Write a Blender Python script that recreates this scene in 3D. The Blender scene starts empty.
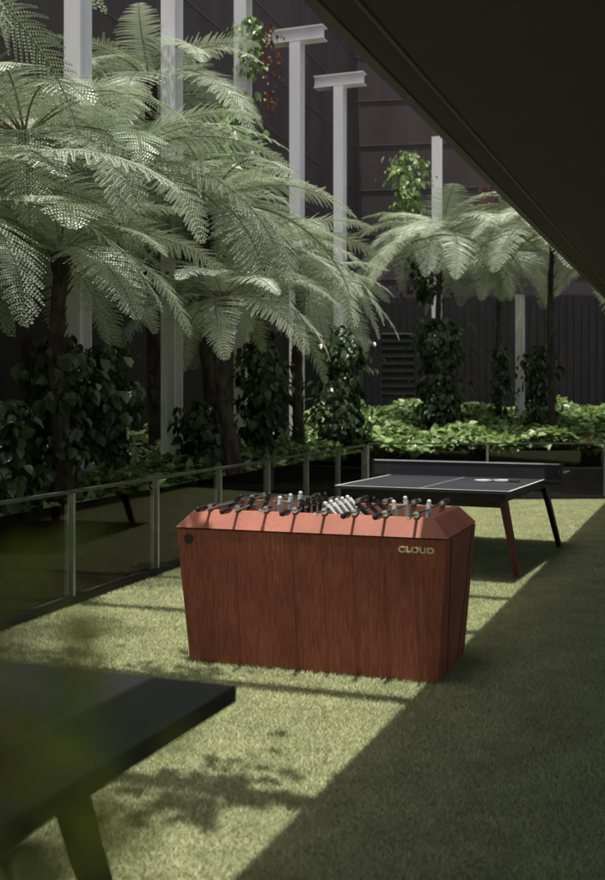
import bpy, bmesh, math, random
import numpy as np
from mathutils import Vector, Matrix, Euler
random.seed(7); rng=np.random.default_rng(7)
sc=bpy.context.scene
COL=sc.collection
F=1050.0
def W(px,py,Y): return Vector(((px-302.5)/F*Y, Y, 1.5-(py-400)/F*Y))
A=Vector((.942,-.337,0)); B=Vector((.337,.942,0))
# ---------------- materials ----------------
def newmat(name):
    m=bpy.data.materials.new(name); m.use_nodes=True
    nt=m.node_tree; nt.nodes.clear()
    o=nt.nodes.new('ShaderNodeOutputMaterial')
    return m,nt,o
def N(nt,t,**k):
    n=nt.nodes.new(t)
    for a,b in k.items(): setattr(n,a,b)
    return n
def pbr(name,c1,c2=None,rough=.6,metal=0,scale=8,stretch=(1,1,1),bump=0,bscale=None,spec=.5,detail=6,lo=.35,hi=.65):
    m,nt,o=newmat(name); L=nt.links
    p=N(nt,'ShaderNodeBsdfPrincipled'); p.inputs['Roughness'].default_value=rough
    p.inputs['Metallic'].default_value=metal; p.inputs['Specular IOR Level'].default_value=spec
    L.new(p.outputs[0],o.inputs[0])
    tc=N(nt,'ShaderNodeTexCoord'); mp=N(nt,'ShaderNodeMapping'); mp.inputs['Scale'].default_value=stretch
    L.new(tc.outputs['Object'],mp.inputs[0])
    if c2 is None: c2=tuple(x*.75 for x in c1)
    n=N(nt,'ShaderNodeTexNoise'); n.inputs['Scale'].default_value=scale; n.inputs['Detail'].default_value=detail
    L.new(mp.outputs[0],n.inputs['Vector'])
    r=N(nt,'ShaderNodeValToRGB'); r.color_ramp.elements[0].position=lo; r.color_ramp.elements[1].position=hi
    r.color_ramp.elements[0].color=(*c2,1); r.color_ramp.elements[1].color=(*c1,1)
    L.new(n.outputs['Fac'],r.inputs[0]); L.new(r.outputs[0],p.inputs['Base Color'])
    if bump:
        n2=N(nt,'ShaderNodeTexNoise'); n2.inputs['Scale'].default_value=bscale or scale*4; n2.inputs['Detail'].default_value=4
        L.new(mp.outputs[0],n2.inputs['Vector'])
        b=N(nt,'ShaderNodeBump'); b.inputs['Strength'].default_value=bump; b.inputs['Distance'].default_value=.02
        L.new(n2.outputs['Fac'],b.inputs['Height']); L.new(b.outputs[0],p.inputs['Normal'])
    return m
def foliage(name,c1,c2,c3=None,rough=.45,trans=.3,island=True,patchy=False):
    m,nt,o=newmat(name); L=nt.links
    p=N(nt,'ShaderNodeBsdfPrincipled'); p.inputs['Roughness'].default_value=rough
    t=N(nt,'ShaderNodeBsdfTranslucent'); mx=N(nt,'ShaderNodeMixShader'); mx.inputs[0].default_value=trans
    r=N(nt,'ShaderNodeValToRGB'); r.color_ramp.elements[0].color=(*c2,1); r.color_ramp.elements[1].color=(*c1,1)
    if c3:
        e=r.color_ramp.elements.new(.95); e.color=(*c1,1); r.color_ramp.elements[2].color=(*c3,1)
    if island:
        g=N(nt,'ShaderNodeNewGeometry'); L.new(g.outputs['Random Per Island'],r.inputs[0])
    else:
        tc=N(nt,'ShaderNodeNewGeometry'); n=N(nt,'ShaderNodeTexNoise'); n.inputs['Scale'].default_value=2.2
        L.new(tc.outputs['Position'],n.inputs['Vector'])
        oi=N(nt,'ShaderNodeObjectInfo'); ma=N(nt,'ShaderNodeMath',operation='MULTIPLY_ADD'); 
        L.new(oi.outputs['Random'],ma.inputs[0]); ma.inputs[1].default_value=.8
        L.new(n.outputs['Fac'],ma.inputs[2]); 
        m2=N(nt,'ShaderNodeMath',operation='SUBTRACT'); L.new(ma.outputs[0],m2.inputs[0]); m2.inputs[1].default_value=.35
        L.new(m2.outputs[0],r.inputs[0])
    out=r.outputs[0]
    if patchy:
        g2=N(nt,'ShaderNodeNewGeometry'); n3=N(nt,'ShaderNodeTexNoise'); n3.inputs['Scale'].default_value=3.0; n3.inputs['Detail'].default_value=6; n3.inputs['Roughness'].default_value=.7
        L.new(g2.outputs['Position'],n3.inputs['Vector'])
        mr=N(nt,'ShaderNodeMapRange'); mr.inputs[1].default_value=.3; mr.inputs[2].default_value=.7; mr.inputs[3].default_value=.74; mr.inputs[4].default_value=1.18
        L.new(n3.outputs['Fac'],mr.inputs[0]); vm=N(nt,'ShaderNodeVectorMath',operation='SCALE'); L.new(out,vm.inputs[0]); L.new(mr.outputs[0],vm.inputs['Scale']); out=vm.outputs[0]
    L.new(out,p.inputs['Base Color']); L.new(out,t.inputs[0])
    L.new(p.outputs[0],mx.inputs[1]); L.new(t.outputs[0],mx.inputs[2]); L.new(mx.outputs[0],o.inputs[0])
    return m
M_grass=foliage('turf_blades',(.62,.63,.36),(.36,.40,.19),(.72,.68,.46),rough=.5,trans=.25,patchy=True)
M_gbase=pbr('turf_base',(.36,.38,.19),(.21,.24,.10),rough=.9,scale=60,bump=.6,bscale=300)
M_soil=pbr('soil',(.03,.022,.016),(.012,.009,.007),rough=.95,scale=9,bump=.8)
M_fern=foliage('fern_leaf',(.70,.76,.56),(.19,.27,.13),rough=.34,trans=.20,island=False)
M_rachis=pbr('fern_stalk',(.24,.22,.12),rough=.6)
M_trunk=pbr('fern_trunk_bark',(.075,.055,.042),(.022,.017,.013),rough=.95,scale=14,stretch=(1,1,.35),bump=1,bscale=40)
M_vine=foliage('vine_leaf',(.08,.12,.045),(.02,.04,.014),(.18,.22,.09),rough=.28,trans=.18)
M_bed=foliage('bed_leaf',(.36,.48,.17),(.08,.15,.04),(.52,.56,.30),rough=.35,trans=.3)
M_red=foliage('red_flower',(.45,.06,.04),(.25,.03,.03),trans=.3)
M_rust=foliage('rust_leaf',(.30,.11,.05),(.15,.06,.03),trans=.3)
M_shrub=foliage('shrub_leaf',(.26,.30,.035),(.09,.12,.013),trans=.5)
M_post=pbr('painted_steel',(.88,.85,.86),(.78,.75,.76),rough=.5,scale=3,stretch=(1,1,.2))
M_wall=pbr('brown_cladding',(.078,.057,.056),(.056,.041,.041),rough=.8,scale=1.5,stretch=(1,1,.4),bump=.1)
M_joint=pbr('cladding_joint',(.15,.13,.13),rough=.7)
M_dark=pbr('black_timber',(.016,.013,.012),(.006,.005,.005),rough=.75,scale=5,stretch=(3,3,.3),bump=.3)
M_brown=pbr('brown_post',(.14,.08,.045),rough=.7)
M_soffit=pbr('dark_soffit',(.040,.029,.038),(.033,.024,.031),rough=.75,scale=2)
M_fascia=pbr('dark_fascia',(.06,.050,.057),rough=.5)
M_rail=pbr('rail_metal',(.14,.14,.14),(.10,.10,.10),rough=.35,metal=.6)
M_railp=pbr('rail_post_metal',(.45,.45,.44),(.34,.34,.33),rough=.35,metal=.7)
M_black=pbr('black_plastic',(.012,.012,.012),rough=.35)
M_chrome=pbr('chrome',(.75,.75,.75),(.7,.7,.7),rough=.18,metal=1)
M_white=pbr('white_plastic',(.7,.7,.68),(.6,.6,.58),rough=.4)
M_tt=pbr('table_tennis_top',(.035,.037,.042),(.028,.03,.034),rough=.42,scale=3)
M_bench=pbr('black_laminate',(.014,.014,.013),(.009,.009,.009),rough=.45,scale=3,bump=.05)
M_field=pbr('playfield',(.10,.13,.10),rough=.5)
M_gold=pbr('gold_letters',(.78,.68,.38),rough=.4,metal=.0)
def wood(name,c1,c2,c3):
    m,nt,o=newmat(name); L=nt.links
    p=N(nt,'ShaderNodeBsdfPrincipled'); p.inputs['Roughness'].default_value=.6; L.new(p.outputs[0],o.inputs[0])
    p.inputs['Specular IOR Level'].default_value=.3
    tc=N(nt,'ShaderNodeTexCoord'); mp=N(nt,'ShaderNodeMapping'); mp.inputs['Scale'].default_value=(44,44,1.8)
    L.new(tc.outputs['Object'],mp.inputs[0])
    n=N(nt,'ShaderNodeTexNoise'); n.inputs['Scale'].default_value=2.6; n.inputs['Detail'].default_value=10; n.inputs['Distortion'].default_value=.5; n.inputs['Roughness'].default_value=.65
    L.new(mp.outputs[0],n.inputs['Vector'])
    r=N(nt,'ShaderNodeValToRGB'); e=r.color_ramp.elements; e[0].position=.33; e[0].color=(*c2,1); e[1].position=.7; e[1].color=(*c3,1)
    k=e.new(.5); k.color=(*c1,1)
    L.new(n.outputs['Fac'],r.inputs[0])
    n3=N(nt,'ShaderNodeTexNoise'); n3.inputs['Scale'].default_value=2.5; n3.inputs['Detail'].default_value=5; L.new(tc.outputs['Object'],n3.inputs['Vector'])
    mr=N(nt,'ShaderNodeMapRange'); mr.inputs[1].default_value=.3; mr.inputs[2].default_value=.7; mr.inputs[3].default_value=.72; mr.inputs[4].default_value=1.10
    L.new(n3.outputs['Fac'],mr.inputs[0])
    vm=N(nt,'ShaderNodeVectorMath',operation='SCALE'); L.new(r.outputs[0],vm.inputs[0]); L.new(mr.outputs[0],vm.inputs['Scale'])
    L.new(vm.outputs[0],p.inputs['Base Color'])
    b=N(nt,'ShaderNodeBump'); b.inputs['Strength'].default_value=.2; b.inputs['Distance'].default_value=.004
    L.new(n.outputs['Fac'],b.inputs['Height']); L.new(b.outputs[0],p.inputs['Normal'])
    return m
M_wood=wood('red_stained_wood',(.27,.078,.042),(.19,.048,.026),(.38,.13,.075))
M_wood_lit=wood('red_stained_wood_lit',(.43,.155,.098),(.38,.125,.078),(.48,.185,.12))  # same stained wood, lightened: sunlight on the top is put into the colour
M_wood3=wood('dark_red_leg',(.16,.05,.032),(.10,.03,.02),(.20,.07,.045))
def glassmat():
    m,nt,o=newmat('railing_glass'); L=nt.links
    t=N(nt,'ShaderNodeBsdfTransparent'); t.inputs[0].default_value=(.88,.90,.89,1)
    g=N(nt,'ShaderNodeBsdfGlossy'); g.inputs['Roughness'].default_value=.02
    f=N(nt,'ShaderNodeFresnel'); f.inputs[0].default_value=1.38
    mx=N(nt,'ShaderNodeMixShader'); L.new(f.outputs[0],mx.inputs[0]); L.new(t.outputs[0],mx.inputs[1]); L.new(g.outputs[0],mx.inputs[2])
    L.new(mx.outputs[0],o.inputs[0]); return m
M_glass=glassmat()
# ---------------- helpers ----------------
def link(o,parent=None):
    COL.objects.link(o)
    if parent: o.parent=parent
    return o
def empty(name,loc=(0,0,0),rz=0):
    e=bpy.data.objects.new(name,None); e.empty_display_size=.1; e.location=loc; e.rotation_euler=(0,0,rz); COL.objects.link(e); return e
def meshobj(name,verts,faces,mat,parent=None,smooth=False):
    me=bpy.data.meshes.new(name); me.from_pydata([tuple(v) for v in verts],[],faces); me.update()
    for m in (mat if isinstance(mat,(list,tuple)) else [mat]): me.materials.append(m)
    if smooth: me.polygons.foreach_set('use_smooth',[True]*len(me.polygons))
    o=bpy.data.objects.new(name,me); return link(o,parent)
def bmobj(name,bm,mat,parent=None,smooth=False):
    me=bpy.data.meshes.new(name); bmesh.ops.recalc_face_normals(bm,faces=bm.faces); bm.to_mesh(me); bm.free(); me.materials.append(mat)
    if smooth: me.polygons.foreach_set('use_smooth',[True]*len(me.polygons))
    return link(bpy.data.objects.new(name,me),parent)
def addbox(bm,c,d,rot=None):
    M=Matrix.Translation(c)@(rot.to_4x4() if rot else Matrix())@Matrix.Diagonal((d[0],d[1],d[2],1))
    return bmesh.ops.create_cube(bm,size=1,matrix=M)
def box(name,c,d,mat,parent=None,rot=None,bevel=.0):
    bm=bmesh.new(); addbox(bm,Vector(c),d,rot)
    if bevel: bmesh.ops.bevel(bm,geom=bm.edges[:],offset=bevel,segments=2,affect='EDGES')
    return bmobj(name,bm,mat,parent)
def addcyl(bm,p,q,r1,r2=None,seg=12,caps=True):
    p=Vector(p);q=Vector(q);d=q-p
    M=Matrix.Translation((p+q)/2)@d.to_track_quat('Z','Y').to_matrix().to_4x4()
    bmesh.ops.create_cone(bm,cap_ends=caps,segments=seg,radius1=r1,radius2=r1 if r2 is None else r2,depth=d.length,matrix=M)
def plank(bm,p,q,w,t,side):
    p=Vector(p);q=Vector(q);d=(q-p).normalized();s=Vector(side);s=(s-d*s.dot(d)).normalized();n=d.cross(s)
    vs=[]
    for pt,ww in ((p,w[0]),(q,w[1])):
        for a,b in ((-1,-1),(1,-1),(1,1),(-1,1)): vs.append(bm.verts.new(pt+s*a*ww/2+n*b*t/2))
    for f in ((0,1,2,3),(7,6,5,4),(0,4,5,1),(1,5,6,2),(2,6,7,3),(3,7,4,0)): bm.faces.new([vs[i] for i in f])
RZ=math.atan2(-.337,.942)
R3=Matrix.Rotation(RZ,3,'Z')
def norm(a): return a/np.maximum(np.linalg.norm(a,axis=1,keepdims=True),1e-6)
def leaves(name,pos,d,n,size,wid,mat,parent=None,cup=.12):
    pos=np.asarray(pos,float);d=norm(np.asarray(d,float));n=np.asarray(n,float)
    n=norm(n-d*(n*d).sum(1,keepdims=True)); s=np.cross(d,n); S=size[:,None]; Wd=(size*wid)[:,None]
    pts=[pos, pos+d*S*.12-s*Wd*.42+n*Wd*cup, pos+d*S*.5-s*Wd*.45+n*Wd*cup, pos+d*S-n*S*.12,
         pos+d*S*.5+s*Wd*.45+n*Wd*cup, pos+d*S*.12+s*Wd*.42+n*Wd*cup]
    k=len(pos); V=np.stack(pts,1).reshape(-1,3)
    me=bpy.data.meshes.new(name); me.vertices.add(k*6); me.vertices.foreach_set('co',V.ravel())
    base=(np.arange(k)*6)[:,None]
    idx=np.concatenate([base+0,base+1,base+2,base+3,base+0,base+3,base+4,base+5],1).ravel()
    me.loops.add(k*8); me.loops.foreach_set('vertex_index',idx)
    me.polygons.add(k*2); me.polygons.foreach_set('loop_start',np.arange(k*2)*4); me.polygons.foreach_set('loop_total',np.full(k*2,4))
    me.update(calc_edges=True); me.materials.append(mat)
    o=bpy.data.objects.new(name,me); return link(o,parent)
# ---------------- ground ----------------
meshobj('ground',[(-150,-150,-.03),(150,-150,-.03),(150,150,-.03),(-150,150,-.03)],[(0,1,2,3)],pbr('paving',(.36,.34,.31),(.30,.28,.26),rough=.8,scale=.6))
def railX(Y): return -1.31+.331*(Y-8.85)
YC=15.6
lawn=empty('artificial_grass_lawn')
meshobj('turf_backing',[(railX(-6),-6,0),(14,-6,0),(14,YC+.8,0),(railX(YC),YC,0)],[(0,1,2,3)],M_gbase,lawn)
def turfpatch(seed,size=.62,n=5600):
    r=np.random.default_rng(seed)
    p=np.column_stack([r.uniform(-size/2,size/2,n),r.uniform(-size/2,size/2,n),np.zeros(n)])
    ang=r.uniform(0,6.28,n); w=.0022; h=r.uniform(.010,.026,n); lean=r.normal(0,.015,(n,2))
    s=np.column_stack([np.cos(ang),np.sin(ang),np.zeros(n)])*w
    tip=p.copy(); tip[:,:2]+=lean; tip[:,2]+=h
    V=np.stack([p-s,p+s,tip],1).reshape(-1,3)
    me=bpy.data.meshes.new('turf_patch'); me.vertices.add(n*3); me.vertices.foreach_set('co',V.ravel())
    me.loops.add(n*3); me.loops.foreach_set('vertex_index',np.arange(n*3)); me.polygons.add(n)
    me.polygons.foreach_set('loop_start',np.arange(n)*3); me.polygons.foreach_set('loop_total',np.full(n,3)); me.update(calc_edges=True)
    me.materials.append(M_grass); return me
tp=[turfpatch(i) for i in range(4)]
st=.6; y=1.8
while y<YC:
    x=-3.2
    while x<5.6:
        if x>railX(y)-.2 and abs(x)<.36*y+.7:
            o=bpy.data.objects.new('turf',random.choice(tp)); o.location=(x,y,.002); o.rotation_euler=(0,0,random.randint(0,3)*math.pi/2); link(o,lawn)
        x+=st
    y+=st
# ---------------- railing ----------------
def railing(name,P,Q,npan,h=.84):
    e=empty(name); P=Vector(P);Q=Vector(Q); d=(Q-P); L=d.length; d.normalize(); n=Vector((-d.y,d.x,0))
    R=Matrix((d,n,Vector((0,0,1)))).transposed()
    mid=(P+Q)/2
    box('top_rail',mid+Vector((0,0,h-.012)),(L,.045,.024),M_rail,e,R,.004)
    box('kerb',mid+Vector((0,0,.03)),(L,.10,.06),M_dark,e,R,.006)
    bm=bmesh.new(); bg=bmesh.new()
    for i in range(npan+1):
        c=P+d*(L*i/npan); addbox(bm,c+Vector((0,0,(h-.024)/2)),(.03,.05,h-.026),R)
        if i<npan:
            c2=P+d*(L*(i+.5)/npan); addbox(bg,c2+Vector((0,0,.07+.34)),(L/npan-.06,.010,.66),R)
    bmobj('posts',bm,M_railp,e); bmobj('glass_panels',bg,M_glass,e)
railing('glass_railing',(railX(3.74),3.74,0),(railX(YC),YC,0),9)
railing('glass_railing',(railX(YC)+.05,YC+.02,0),(railX(YC)+9,YC+.5,0),5,.86)
# ---------------- planter + beds ----------------
def strip(c0,c1,Y0,Y1,z0,z1,ny=30,nx=8,k=.331):
    vs=[];fs=[]
    for j in range(ny+1):
        Y=Y0+(Y1-Y0)*j/ny
        for i in range(nx+1):
            t=i/nx; X=(c0+(c1-c0)*t)+k*Y; vs.append((X,Y,z0+(z1-z0)*t+random.uniform(-.05,.05)))
    for j in range(ny):
        for i in range(nx):
            a=j*(nx+1)+i; fs.append((a,a+1,a+nx+2,a+nx+1))
    return vs,fs
rc=railX(0)
bed=empty('planting_bed')
vs,fs=strip(rc-.06,rc-4.4,0,YC+10,.10,.5); meshobj('soil_mound',vs,fs,M_soil,bed,True)
box('planter_wall',((railX(YC)+5.2,YC+.75,.2)),(10,.12,.5),M_dark,bed,Matrix.Rotation(math.atan2(.48,9),3,'Z'),.01)
vs=[];fs=[]
for j in range(20):
    for i in range(24): vs.append((railX(YC)-.2+i*.45,YC+.8+j*.5+.02*i,.35+.03*j+random.uniform(-.05,.05)))
for j in range(19):
    for i in range(23): a=j*24+i; fs.append((a,a+1,a+25,a+24))
meshobj('soil_rear',vs,fs,M_soil,bed,True)
def lowplants(name,pts,topfun,sz=(.09,.16),mat=M_bed):
    n=len(pts); 
    d=np.column_stack([rng.normal(0,1,n),rng.normal(0,1,n)-.3,rng.normal(0,.4,n)])
    nn=np.column_stack([rng.normal(0,.35,n),rng.normal(0,.35,n)-.2,np.ones(n)])
    return leaves(name,pts,d,nn,rng.uniform(*sz,n),.75,mat,None)
n=17000
Y=rng.uniform(4,YC+2,n); c=rng.uniform(0,1,n)**1.2*2.6
X=rc-.25-c+.331*Y
bump=.5+.5*np.sin(X*2.3+Y*1.7)*np.sin(Y*2.9-X)
Z=.2+.12*c+bump*.35*rng.uniform(.3,1,n)+np.clip((Y-9)/5,0,1)*.36
lowplants('bed_plants',np.column_stack([X,Y,Z]),None)
n=24000
X=rng.uniform(railX(YC)-.8,7,n); Y=YC+1.0+rng.uniform(0,1,n)**1.1*6+.05*X
bump=.5+.5*np.sin(X*2.9+Y*.9)*np.sin(Y*1.9-X*1.3)
Z=.42+(Y-YC)*.085+bump*.36*rng.uniform(.2,1,n)+.16
lowplants('bed_plants',np.column_stack([X,Y,Z]),None,(.10,.19))
fl=[]
for px,py,Yy in [(222,436,13.5),(228,444,13),(585,440,16.9),(130,505,9.3),(20,540,8)]:
    p=W(px,py,Yy)
    for _ in range(9): fl.append(p+Vector((random.gauss(0,.07),random.gauss(0,.07),random.gauss(.02,.05))))
fl=np.array(fl); n=len(fl)
leaves('red_flowers',fl,rng.normal(0,1,(n,3)),rng.normal(0,1,(n,3)),rng.uniform(.05,.08,n),.6,M_red)
# ---------------- walls ----------------
wallL=empty('cladding_wall')
def wallseg(P,Q,z0,z1,parent,mat,joints,step=1.15):
    P=Vector(P);Q=Vector(Q);d=(Q-P);L=d.length;d.normalize();nn=Vector((-d.y,d.x,0));R=Matrix((d,nn,Vector((0,0,1)))).transposed()
    mid=(P+Q)/2
    box('panel',mid+Vector((0,0,(z0+z1)/2)),(L,.25,z1-z0),mat,parent,R)
    if joints:
        bm=bmesh.new(); z=z0+.6
        while z<z1:
            addbox(bm,mid+Vector((0,0,z)),(L,.28,.018),R); z+=step
        i=1.3
        while i<L:
            addbox(bm,P+d*i+Vector((0,0,(z0+z1)/2)),(.012,.274,z1-z0-.02),R); i+=3.6
        bmobj('joints',bm,M_joint,parent)
wx=lambda Y: -4.15+.331*(Y-11)
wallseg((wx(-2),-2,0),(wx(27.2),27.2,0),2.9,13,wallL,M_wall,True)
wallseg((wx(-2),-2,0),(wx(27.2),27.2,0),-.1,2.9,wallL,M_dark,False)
wr=empty('rear_wall')
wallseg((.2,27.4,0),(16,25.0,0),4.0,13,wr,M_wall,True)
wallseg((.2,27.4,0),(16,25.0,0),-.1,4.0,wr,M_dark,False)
sf=empty('slatted_timber_fence')
bm=bmesh.new()
i=0
while i<15.5:
    addbox(bm,Vector((.6+i,25.9-.15*i,1.95)),(.15+random.uniform(-.02,.02),.06,4.1+random.uniform(-.03,.03))); i+=.17
bmobj('slats',bm,M_dark,sf)
bm=bmesh.new()
for z in (.9,1.5,2.1,2.7,3.3): plank(bm,(.6,26.0,z),(16,23.7,z),(.08,.08),.04,(0,0,1))
bmobj('rails',bm,M_dark,sf)
box_l=empty('louvre_screen')
bm=bmesh.new()
for k in range(9): addbox(bm,Vector((2.05,22.6,1.6+k*.16)),(.7,.05,.10),Matrix.Rotation(.4,3,'X'))
for s in (-1,1): addbox(bm,Vector((2.05+s*.37,22.6,1.7)),(.04,.08,2.6))
bmobj('louvres',bm,M_dark,box_l)
# ---------------- steel posts ----------------
def hpost(px,Y,H,wd=.24,cross=1.0,z0=.1):
    p=W(px,400,Y); e=empty('steel_post',(p.x,p.y,0),RZ)
    bm=bmesh.new(); h=H-z0
    addbox(bm,Vector((0,-wd*.45,z0+h/2)),(wd*.8,.02,h)); addbox(bm,Vector((0,wd*.45,z0+h/2)),(wd*.8,.02,h))
    addbox(bm,Vector((0,0,z0+h/2)),(.014,wd*.9-.022,h))
    addbox(bm,Vector((0,0,z0+.01)),(wd*1.5,wd*1.5,.02))
    bmobj('column',bm,M_post,e)
    if cross:
        bm=bmesh.new()
        addbox(bm,Vector((0,0,H+.22)),(cross,wd,.018)); addbox(bm,Vector((0,0,H+.01)),(cross,wd,.018)); addbox(bm,Vector((0,-.05,H+.115)),(cross,.014,.19))
        bmobj('cross_beam',bm,M_post,e)
for px,Y in ((78,11),(172,13.2),(243,15.5),(297,17.8),(340,20.3)): hpost(px,Y,7.55)
hpost(437,22,7.0,.22,0); hpost(520,21,3.6,.2,0)
BQ=[]
for gx,gy in ((-.3,3.95),(.1,5.3),(1.45,6.55),(1.7,7.75)):
    sx,sy=gx-.31,gy-.42
    t=(.385*sy-1.567-sx)/(A.x-.385*A.y)
    q=Vector((sx,sy,5))+A*(t-.03); p=q-A*6.0; BQ.append(q)
    e=empty('pergola_beam'); bm=bmesh.new(); m=(p+q)/2
    addbox(bm,m,(6,.10,.016),R3);addbox(bm,m+Vector((0,0,.2)),(6,.10,.016),R3);addbox(bm,m+Vector((0,0,.1)),(6,.012,.183),R3)
    bmobj('flange_and_web',bm,M_post,e)
    bm=bmesh.new(); addbox(bm,p+Vector((.05,0,-2.45)),(.1,.1,4.87),R3); bmobj('stanchion',bm,M_post,e)
# leaf clusters added out of view on the beams to cast dappled shade
def dapple_leaves(q,s0,s1,n):
    cl=rng.uniform(s0,s1,9); k=rng.integers(0,9,n); s=cl[k]+rng.normal(0,.16,n); o=rng.normal(0,.20,n)
    pos=np.array([list(q-A*float(a)+B*float(b)) for a,b in zip(s,o)]); pos[:,2]+=.24+rng.uniform(-.05,.22,n)
    leaves('added_shade_leaves',pos,rng.normal(0,1,(n,3)),rng.normal(0,.5,(n,3))+np.array([0,0,1]),rng.uniform(.08,.16,n),.7,M_bed)
dapple_leaves(BQ[0],.4,2.6,190); dapple_leaves(BQ[0],1.2,3.4,160); dapple_leaves(BQ[1],1.2,4.0,240); dapple_leaves(BQ[2],2.9,5.0,220); dapple_leaves(BQ[3],3.2,5.6,200)
# ---------------- overhang building ----------------
bld=empty('building_overhang')
def ex(Y): return .385*Y-1.567
z0=3.05; YE=17.0; OW=6.5
def prism(name,poly,za,zb,mat,parent):
    k=len(poly); vs=[(x,y,za) for x,y in poly]+[(x,y,zb) for x,y in poly]
    fs=[tuple(range(k))[::-1],tuple(range(k,2*k))]+[(i,(i+1)%k,(i+1)%k+k,i+k) for i in range(k)]
    return meshobj(name,vs,fs,mat,parent)
prism('soffit_slab',[(ex(-1)+.06,-1),(ex(-1)+OW,-1),(ex(YE)+OW,YE),(ex(YE)+.06,YE)],z0+.01,4.6,M_soffit,bld)
prism('edge_fascia',[(ex(-1),-1),(ex(-1)+.055,-1),(ex(YE)+.055,YE),(ex(YE),YE)],z0,4.7,M_fascia,bld)
prism('inner_edge_trim',[(ex(-1)+.20,-1),(ex(-1)+.215,-1),(ex(YE)+.215,YE),(ex(YE)+.20,YE)],z0-.004,z0+.008,M_fascia,bld)
bm=bmesh.new()
for yy in (0,4,8,12,16): addbox(bm,Vector((ex(yy)+OW-.6,yy,z0/2)),(.35,.35,z0+.02))
bmobj('columns',bm,pbr('concrete',(.35,.34,.33),(.28,.27,.26),rough=.8),bld)
# ---------------- tree ferns ----------------
def frond_mesh(seed,L=1.0,e0=55,e1=-55,npin=33):
    r=random.Random(seed); V=[];Fc=[];mi=[]
    ns=40; x=0;z=0; pts=[]; side=0; sw=r.uniform(-.1,.1)
    for i in range(ns+1):
        t=i/ns; a=math.radians(e0+(e1-e0)*(t**.85)); pts.append((Vector((x,sw*x*x,z)),a)); x+=math.cos(a)*L/ns; z+=math.sin(a)*L/ns
    def at(t):
        f=t*ns; i=min(int(f),ns-1); g=f-i; return pts[i][0].lerp(pts[i+1][0],g), pts[i][1]*(1-g)+pts[i+1][1]*g
    for i in range(ns+1):
        p,a=pts[i]; w=.010*(1-.85*i/ns)*L/1.6; up=Vector((-math.sin(a),0,math.cos(a)))
        V+= [p+Vector((0,-w,0)),p+up*w*1.3,p+Vector((0,w,0)),p-up*w*1.3]
        if i<ns:
            b=i*4
            for k in range(4): Fc.append((b+k,b+(k+1)%4,b+(k+1)%4+4,b+k+4)); mi.append(1)
    for j in range(npin):
        t=.13+.86*j/(npin-1); p,a=at(t); u=(t-.13)/.87
        ln=L*.25*(min(1,(u+.12)/.35)**.8)*((1-u)**.62+.04)
        T=Vector((math.cos(a),0,math.sin(a))); U=Vector((-math.sin(a),0,math.cos(a)))
        for s in (-1,1):
            fw=.32+.35*u+r.uniform(-.07,.07); lift=r.uniform(-.04,.22)
            d0=(Vector((0,s,0))+T*fw+U*lift).normalized()
            droop=r.uniform(.15,.45); ln2=ln*r.uniform(.88,1.06)
            npn=max(3,int(ln2/(.0105*L)*.9))
            q=p.copy(); seg=ln2/npn
            for k in range(npn):
                v=k/npn; d=(d0+Vector((0,0,-1))*droop*v*1.6).normalized(); q2=q+d*seg
                wl=.0185*L*(1-v*.8)*(.75+.25*min(1,v*6))*r.uniform(.85,1.1)
                side=d.cross(U); side=(side if side.length>.1 else Vector((1,0,0))).normalized()
                nrm=side.cross(d).normalized()
                for ss in (-1,1):
                    b=len(V); dirn=(side*ss+d*.45).normalized(); dz=nrm*(-.25*wl if nrm.z>0 else .25*wl)
                    V.extend([q, q+dirn*wl*.55-d*seg*.25+dz*.2, q+dirn*wl+dz, q+dirn*wl*.5+d*seg*.6])
                    Fc.append((b,b+1,b+2,b+3)); mi.append(0)
                q=q2
    me=bpy.data.meshes.new('frond'); me.from_pydata([tuple(v) for v in V],[],Fc); me.update()
    me.materials.append(M_fern); me.materials.append(M_rachis); me.polygons.foreach_set('material_index',mi); return me
FR_hi=[frond_mesh(i,1.0,62,-20) for i in range(2)]
FR_mid=[frond_mesh(10+i,1.0,45,-45) for i in range(3)]
FR_lo=[frond_mesh(20+i,1.0,20,-75) for i in range(3)]
def tree_fern(pos,L,nf=22,z0=.3,lean=(0,0),trunk=.07):
    e=empty('tree_fern',pos)
    P=Vector(pos)
    bm=bmesh.new(); H=P.z-z0; ns=26; seg=12; rings=[]
    for i in range(ns+1):
        t=i/ns; r=trunk*(1.45-.6*t+ (.35 if t>.93 else 0)) ; c=Vector((-lean[0]*(1-t)**2+.03*math.sin(t*7),-lean[1]*(1-t)**2,-H*(1-t)))
        rings.append([bm.verts.new(c+Vector((math.cos(6.283*k/seg),math.sin(6.283*k/seg),0))*r*random.uniform(.82,1.18)) for k in range(seg)])
    for i in range(ns):
        for k in range(seg): bm.faces.new((rings[i][k],rings[i][(k+1)%seg],rings[i+1][(k+1)%seg],rings[i+1][k]))
    bm.faces.new(rings[-1])
    for i in range(60):
        t=random.random()**.6; a=random.uniform(0,6.28); c=Vector((-lean[0]*(1-t)**2,-lean[1]*(1-t)**2,-H*(1-t)))
        o=Vector((math.cos(a),math.sin(a),0)); addcyl(bm,c+o*trunk*.8,c+o*trunk*random.uniform(1.4,2.0)+Vector((0,0,.09)),.012,.006,5)
    bmobj('trunk',bm,M_trunk,e)
    for i in range(nf):
        f=i/nf; tier=FR_hi if f<.15 else FR_mid if f<.55 else FR_lo
        o=bpy.data.objects.new('frond',random.choice(tier)); az=i*2.399+random.uniform(-.25,.25)
        s=L*random.uniform(.8,1.15)*(.8 if f<.2 else 1)
        o.scale=(s,s*random.uniform(1.1,1.4),s); o.rotation_euler=Euler((random.uniform(-.25,.25),random.uniform(-.15,.15),az),'XYZ')
        link(o,e)
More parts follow.
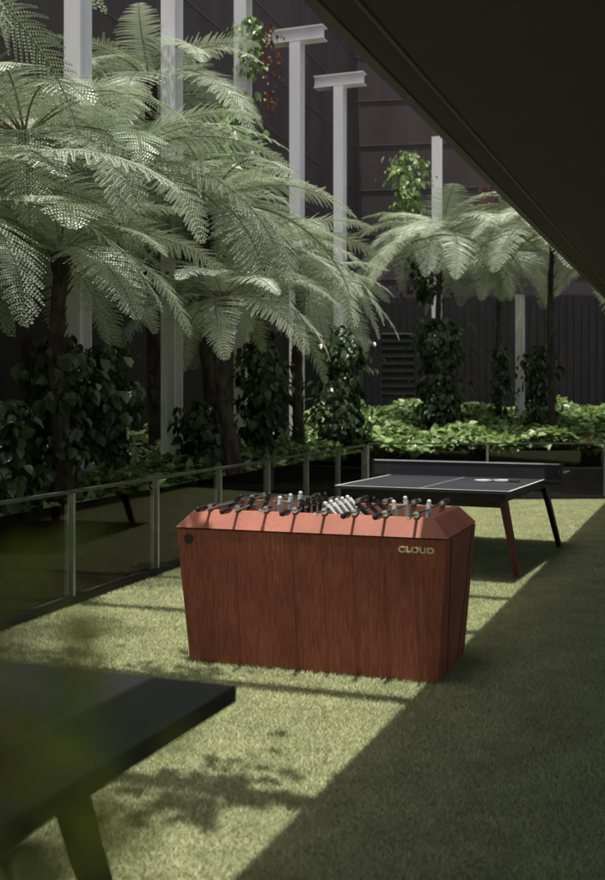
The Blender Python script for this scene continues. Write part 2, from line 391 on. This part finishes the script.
for px,py,Y,L,nf in [(-60,215,8.6,2.0,24),(25,140,9.8,2.0,28),(118,170,11.2,2.0,28),(205,210,12.4,2.0,28),(262,255,13.6,1.9,28),
                     (150,85,13.8,2.0,22),(222,300,11.4,1.5,20),(60,255,9.4,1.6,20),(300,290,14.8,1.6,20),
                     (440,240,19.0,1.95,40),(552,232,18.2,1.95,38),(632,250,19,1.9,28),(500,258,20.5,1.8,26)]:
    tree_fern(W(px,py,Y),L,nf,lean=(random.uniform(-.25,.25),random.uniform(-.2,.2)),trunk=.07 if Y<16 else .048)
tree_fern((-2.75,6.0,4.15),1.75,20);  # extra fern added mostly out of view to shade the left of the lawn
# ---------------- climbing vines ----------------
def vine(px,y0,y1,Y,rad,n,mat=M_vine,sz=(.09,.19),X0=None):
    p0=W(px,y0,Y);p1=W(px,y1,Y); t=rng.uniform(0,1,n); a=rng.uniform(0,6.283,n)
    r=rad*(.55+.45*np.sin(t*9+px)*.5+.25*np.sin(t*23+a*2)+.2)*rng.uniform(.5,1.1,n)
    r*=np.clip(np.minimum(t,1-t)*8,.45,1)
    r+=rad*.9*(rng.uniform(0,1,n)>.90)*rng.uniform(0,1,n)
    o=np.column_stack([np.cos(a),np.sin(a),np.zeros(n)])
    pos=np.column_stack([p0.x+o[:,0]*r,np.full(n,Y)+o[:,1]*r,p0.z+(p1.z-p0.z)*t])
    d=o*.5+np.array([0,0,-.9])+rng.normal(0,.35,(n,3)); nn=o+np.array([0,0,.7])+rng.normal(0,.35,(n,3))
    return leaves('added_shade_leaves',pos,d,nn,rng.uniform(*sz,n)*rng.uniform(.6,1,n),.8,mat)
vine(62,335,470,9.6,.30,600); vine(104,345,455,10.2,.30,750); vine(8,400,500,8.8,.22,300)
vine(262,330,450,13.6,.34,800); vine(345,325,440,16.6,.36,1200); vine(200,400,470,12.4,.3,450)
vine(440,318,425,18.9,.40,1300); vine(540,345,425,18.9,.3,700); vine(408,150,235,20.5,.40,520,M_bed,(.08,.18)); vine(425,215,300,20.5,.4,450)
vine(180,150,300,13.4,.4,900,M_vine); vine(235,90,200,15.2,.35,700,M_bed); vine(250,15,75,15.3,.26,170,M_bed,(.07,.14))
vine(268,25,115,15.4,.22,170,M_rust,(.05,.10)); vine(330,380,440,16,.3,300); vine(485,185,230,20,.2,90,M_rust,(.05,.10))
vine(500,345,430,20.4,.25,260)
# ---------------- foosball table ----------------
fz=RZ
c0=Vector((-.643,6.0,0))+A*.72+B*.35
fb=empty('foosball_table',c0,fz)
def ring(hx,hy,z): return [(-hx,-hy,z),(hx,-hy,z),(hx,hy,z),(-hx,hy,z)]
hx,hy=.722,.35; tx=.058
def shell(name,rings,mat,cap0=False,cap1=False,bev=.004):
    bm=bmesh.new(); R=[[bm.verts.new(v) for v in r] for r in rings]
    for a,b in zip(R,R[1:]):
        for i in range(4): bm.faces.new((a[i],a[(i+1)%4],b[(i+1)%4],b[i]))
    if cap0: bm.faces.new(R[0][::-1])
    if cap1: bm.faces.new(R[-1])
    bmesh.ops.bevel(bm,geom=bm.edges[:],offset=bev,segments=2,affect='EDGES')
    return bmobj(name,bm,mat,fb)
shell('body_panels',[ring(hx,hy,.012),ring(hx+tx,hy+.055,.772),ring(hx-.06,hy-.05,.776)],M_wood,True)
shell('top_rim',[ring(hx+tx+.003,hy+.058,.779),ring(hx-.025,hy-.015,.875),ring(hx-.065,hy-.055,.875),ring(hx-.065,hy-.055,.80)],M_wood_lit)
box('playfield',(0,0,.79),(2*(hx-.075),2*(hy-.065),.012),M_field,fb)
bm=bmesh.new()
for sx in (-1,1):
    for yy in (-.25,.25):
        plank(bm,(sx*(hx+.001),yy*.55,.02),(sx*(hx+tx+.001),yy*1.2,.76),(.006,.006),.004,(0,1,0))
bmobj('panel_seams',bm,M_black,fb)
rods=[];ny=[1,2,3,5,5,3,2,1]; cols=[0,0,1,0,1,0,1,1]
bmR=bmesh.new();bmH=bmesh.new();bmB=bmesh.new();bmW=bmesh.new();bmK=bmesh.new()
for i in range(8):
    x=-.60+i*1.20/7; z=.893; front=(cols[i]==0) 
    sl=random.uniform(-.05,.05)
    addcyl(bmR,(x,-hy-.10+sl,z),(x,hy+.10+sl,z),.008,seg=12)
    for s in (-1,1):
        addcyl(bmR,(x,s*(hy-.062),z),(x,s*(hy-.006),z),.017,seg=14)
        addbox(bmB,Vector((x,s*(hy-.035),.878)),(.03,.034,.012))
    s=-1 if front or i in(3,6) else 1
    ye=s*(hy+.07)+sl
    addcyl(bmH,(x,ye,z),(x,ye+s*.03,z),.013,.018,14); addcyl(bmH,(x,ye+s*.03,z),(x,ye+s*.11,z),.018,.0155,14); addcyl(bmH,(x,ye+s*.11,z),(x,ye+s*.125,z),.0155,.008,14)
    addcyl(bmR,(x,-s*(hy+.10)+sl,z),(x,-s*(hy+.125)+sl,z),.012,.010,12)
    bmM=bmW if cols[i] else bmK
    tilt=Matrix.Rotation(random.uniform(-.9,.9),3,'Y')
    for k in range(ny[i]):
        yy=((k+.5)/ny[i]-.5)*.52+sl
        def pt(v): return Vector((x,yy,z))+tilt@Vector(v)
        addcyl(bmM,pt((0,0,-.03)),pt((0,0,.028)),.012,.017,10)
        addcyl(bmM,pt((-.003,0,-.085)),pt((0,0,-.03)),.010,.012,8)
        addbox(bmM,pt((0,0,-.09)),(.020,.026,.024),tilt)
        bmesh.ops.create_uvsphere(bmM,u_segments=10,v_segments=8,radius=.0125,matrix=Matrix.Translation(pt((0,0,.042))))
        addcyl(bmM,pt((0,-.022,.012)),pt((0,.022,.012)),.009,seg=8)
bmobj('rods',bmR,M_chrome,fb,False);bmobj('handles',bmH,M_black,fb);bmobj('bushings',bmB,M_black,fb);bmobj('white_players',bmW,M_white,fb);bmobj('black_players',bmK,M_black,fb)
tilt=math.atan2(.055,.76)
def fy(z): return -(hy+.055*(z-.012)/.76)
bm=bmesh.new(); z=.715; addcyl(bm,(-hx+.02,fy(z)-.003,z),(-hx+.02,fy(z)+.004,z),.028,seg=24); bmobj('ball_return',bm,M_black,fb)
cu=bpy.data.curves.new('lettering','FONT'); cu.body='CLOUD'; cu.size=.052; cu.extrude=.003; cu.offset=.0022; cu.space_character=1.12
to=bpy.data.objects.new('lettering',cu); cu.materials.append(M_gold); link(to,fb); z=.70
to.location=(hx-.205,fy(z)-.004,z); to.rotation_euler=(math.pi/2+tilt,0,0); to.scale=(1.0,.8,1)
bm=bmesh.new()
for sx in(-1,1):
    for sy in (-1,1): addcyl(bm,(sx*(hx-.06),sy*(hy-.06),0),(sx*(hx-.06),sy*(hy-.06),.014),.03,seg=14)
bmobj('feet',bm,M_black,fb)
# ---------------- table tennis ----------------
a2=Vector((.912,-.41,0)); b2=Vector((.41,.912,0)); rz2=math.atan2(-.41,.912)
ct=Vector((1.67,8.45,0))-a2*.7625+b2*1.37
tt=empty('table_tennis_table',ct,rz2)
box('top',(0,0,.748),(1.525,2.74,.024),M_tt,tt,None,.004)
box('apron',(0,0,.70),(1.40,2.5,.07),M_black,tt)
bm=bmesh.new()
for s in(-1,1):
    addbox(bm,Vector((s*.7525,0,.762)),(.02,2.74,.003)); addbox(bm,Vector((0,s*1.36,.7625)),(1.484,.02,.003))
addbox(bm,Vector((0,0,.762)),(.006,2.69,.003))
bmobj('white_lines',bm,M_white,tt)
box('net',(0,0,.835),(1.80,.006,.135),pbr('net_fabric',(.035,.035,.04),rough=.9),tt)
box('net_tape',(0,0,.909),(1.83,.014,.012),M_white,tt)
bm=bmesh.new()
for s in(-1,1): addbox(bm,Vector((s*.92,0,.84)),(.03,.03,.16)); addbox(bm,Vector((s*.84,0,.735)),(.16,.05,.03)); 
bmobj('net_brackets',bm,M_black,tt)
bl=bmesh.new(); bd=bmesh.new()
for sx in(-1,1):
    plank(bl,(sx*.60,-.95,.70),(sx*.74,-.98,0),(.15,.06),.045,(0,1,0))
    plank(bd,(sx*.60,.75,.70),(sx*.72,1.0,0),(.12,.06),.045,(0,1,0))
plank(bd,(-.62,-.95,.62),(.62,-.95,.62),(.07,.07),.03,(0,0,1)); plank(bd,(-.62,.78,.62),(.62,.78,.62),(.07,.07),.03,(0,0,1))
bmobj('near_legs',bl,M_wood3,tt); bmobj('far_legs',bd,M_black,tt)
def bat(loc,rz):
    e=empty('table_tennis_bat',loc,rz); bm=bmesh.new()
    addcyl(bm,(0,0,0),(0,0,.012),.078,seg=28); bmobj('blade',bm,M_white,e)
    box('handle',(0,-.12,.007),(.028,.11,.02),M_brown,e,None,.004)
bat(ct+a2*.45+b2*-.35+Vector((0,0,.7655)),.9); bat(ct+a2*.30+b2*-.42+Vector((0,0,.7655)),2.0)
# ---------------- near dark table ----------------
tb=empty('black_table',(0,0,0))
cr=Vector((-.172,2.76,0)); Lb=2.1; Wb=1.25
aN=Vector((.933,-.36,0)); bN=Vector((.36,.933,0)); rn=math.atan2(-.36,.933); tb.rotation_euler=(0,0,rn); tb.location=cr-aN*Wb/2-bN*Lb/2
box('top',(0,0,.728),(Wb,Lb,.044),M_bench,tb,None,.004)
bm=bmesh.new()
for sx in(-1,1):
    for sy in(-1,1):
        plank(bm,(sx*(Wb/2-.26),sy*(Lb/2-.42),.64),(sx*(Wb/2-.12),sy*(Lb/2-.30),0),(.10,.05),.04,(0,1,0))
    addbox(bm,Vector((sx*(Wb/2-.26),0,.675)),(.06,Lb-.5,.06))
for sy in(-1,1): addbox(bm,Vector((0,sy*(Lb/2-.42),.66)),(Wb-.44,.06,.08))
bmobj('trestle_frame',bm,M_black,tb)
# ---------------- foreground shrub (out of focus) ----------------
sh=empty('garden_shrub')
pos=[];
bm=bmesh.new(); base=Vector((-.30,.34,0))
for k in range(18):
    f=k/17
    tip=Vector((random.uniform(-.115,-.040)+.018*(1-f),random.uniform(.25,.40),1.30+.16*f+random.uniform(-.02,.01)))
    if f>.6: tip.x-=.02
    mid=base.lerp(tip,.75)+Vector((-.05,0,.04)); addcyl(bm,base,mid,.007,.003,6); addcyl(bm,mid,tip,.002,.0008,6)
    for _ in range(18):
        t=random.uniform(.5,1.0); pos.append(mid.lerp(tip,t)+Vector((random.gauss(0,.012),random.gauss(0,.02),random.gauss(0,.02))))
bmobj('stems',bm,M_trunk,sh)
pos=[p for p in pos if p.x < -.040-max(0,p.z-1.40)*.35]
pos=np.array(pos); n=len(pos)
leaves('shrub_leaves',pos,rng.normal(0,1,(n,3))+np.array([0,0,0]),rng.normal(0,1,(n,3))+np.array([0,-.5,.5]),rng.uniform(.025,.042,n),.26,M_shrub,sh)
# ---------------- light ----------------
dv=A*.03+B*.11
to_sun=Vector((-dv.x,-dv.y,1)).normalized()
w=bpy.data.worlds.new('World'); sc.world=w; w.use_nodes=True; nt=w.node_tree; bg=nt.nodes['Background']
sky=nt.nodes.new('ShaderNodeTexSky'); sky.sky_type='NISHITA'; sky.sun_disc=False; sky.dust_density=4.0
sky.sun_elevation=math.asin(to_sun.z); sky.sun_rotation=math.atan2(to_sun.x,to_sun.y)%(2*math.pi)
hs=nt.nodes.new('ShaderNodeHueSaturation'); hs.inputs['Saturation'].default_value=.65; hs.inputs['Value'].default_value=1.0
nt.links.new(sky.outputs[0],hs.inputs['Color'])
nt.links.new(hs.outputs[0],bg.inputs[0]); bg.inputs[1].default_value=.14
l=bpy.data.lights.new('sun','SUN'); l.energy=5; l.angle=math.radians(.5); l.color=(1,.97,.93)
lo=bpy.data.objects.new('sun',l); lo.rotation_euler=to_sun.to_track_quat('Z','Y').to_euler(); COL.objects.link(lo)
# ---------------- camera ----------------
cam=bpy.data.cameras.new('camera'); co=bpy.data.objects.new('camera',cam); COL.objects.link(co); sc.camera=co
co.location=(0,0,1.5); co.rotation_euler=(math.pi/2,0,0)
cam.sensor_fit='VERTICAL'; cam.sensor_height=36; cam.lens=F/880*36; cam.shift_y=-40/880; cam.clip_end=600; cam.clip_start=.05
cam.dof.use_dof=True; cam.dof.focus_distance=7.0; cam.dof.aperture_fstop=2.8
sc.view_settings.view_transform='Standard'; sc.view_settings.look='None'; sc.view_settings.exposure=0
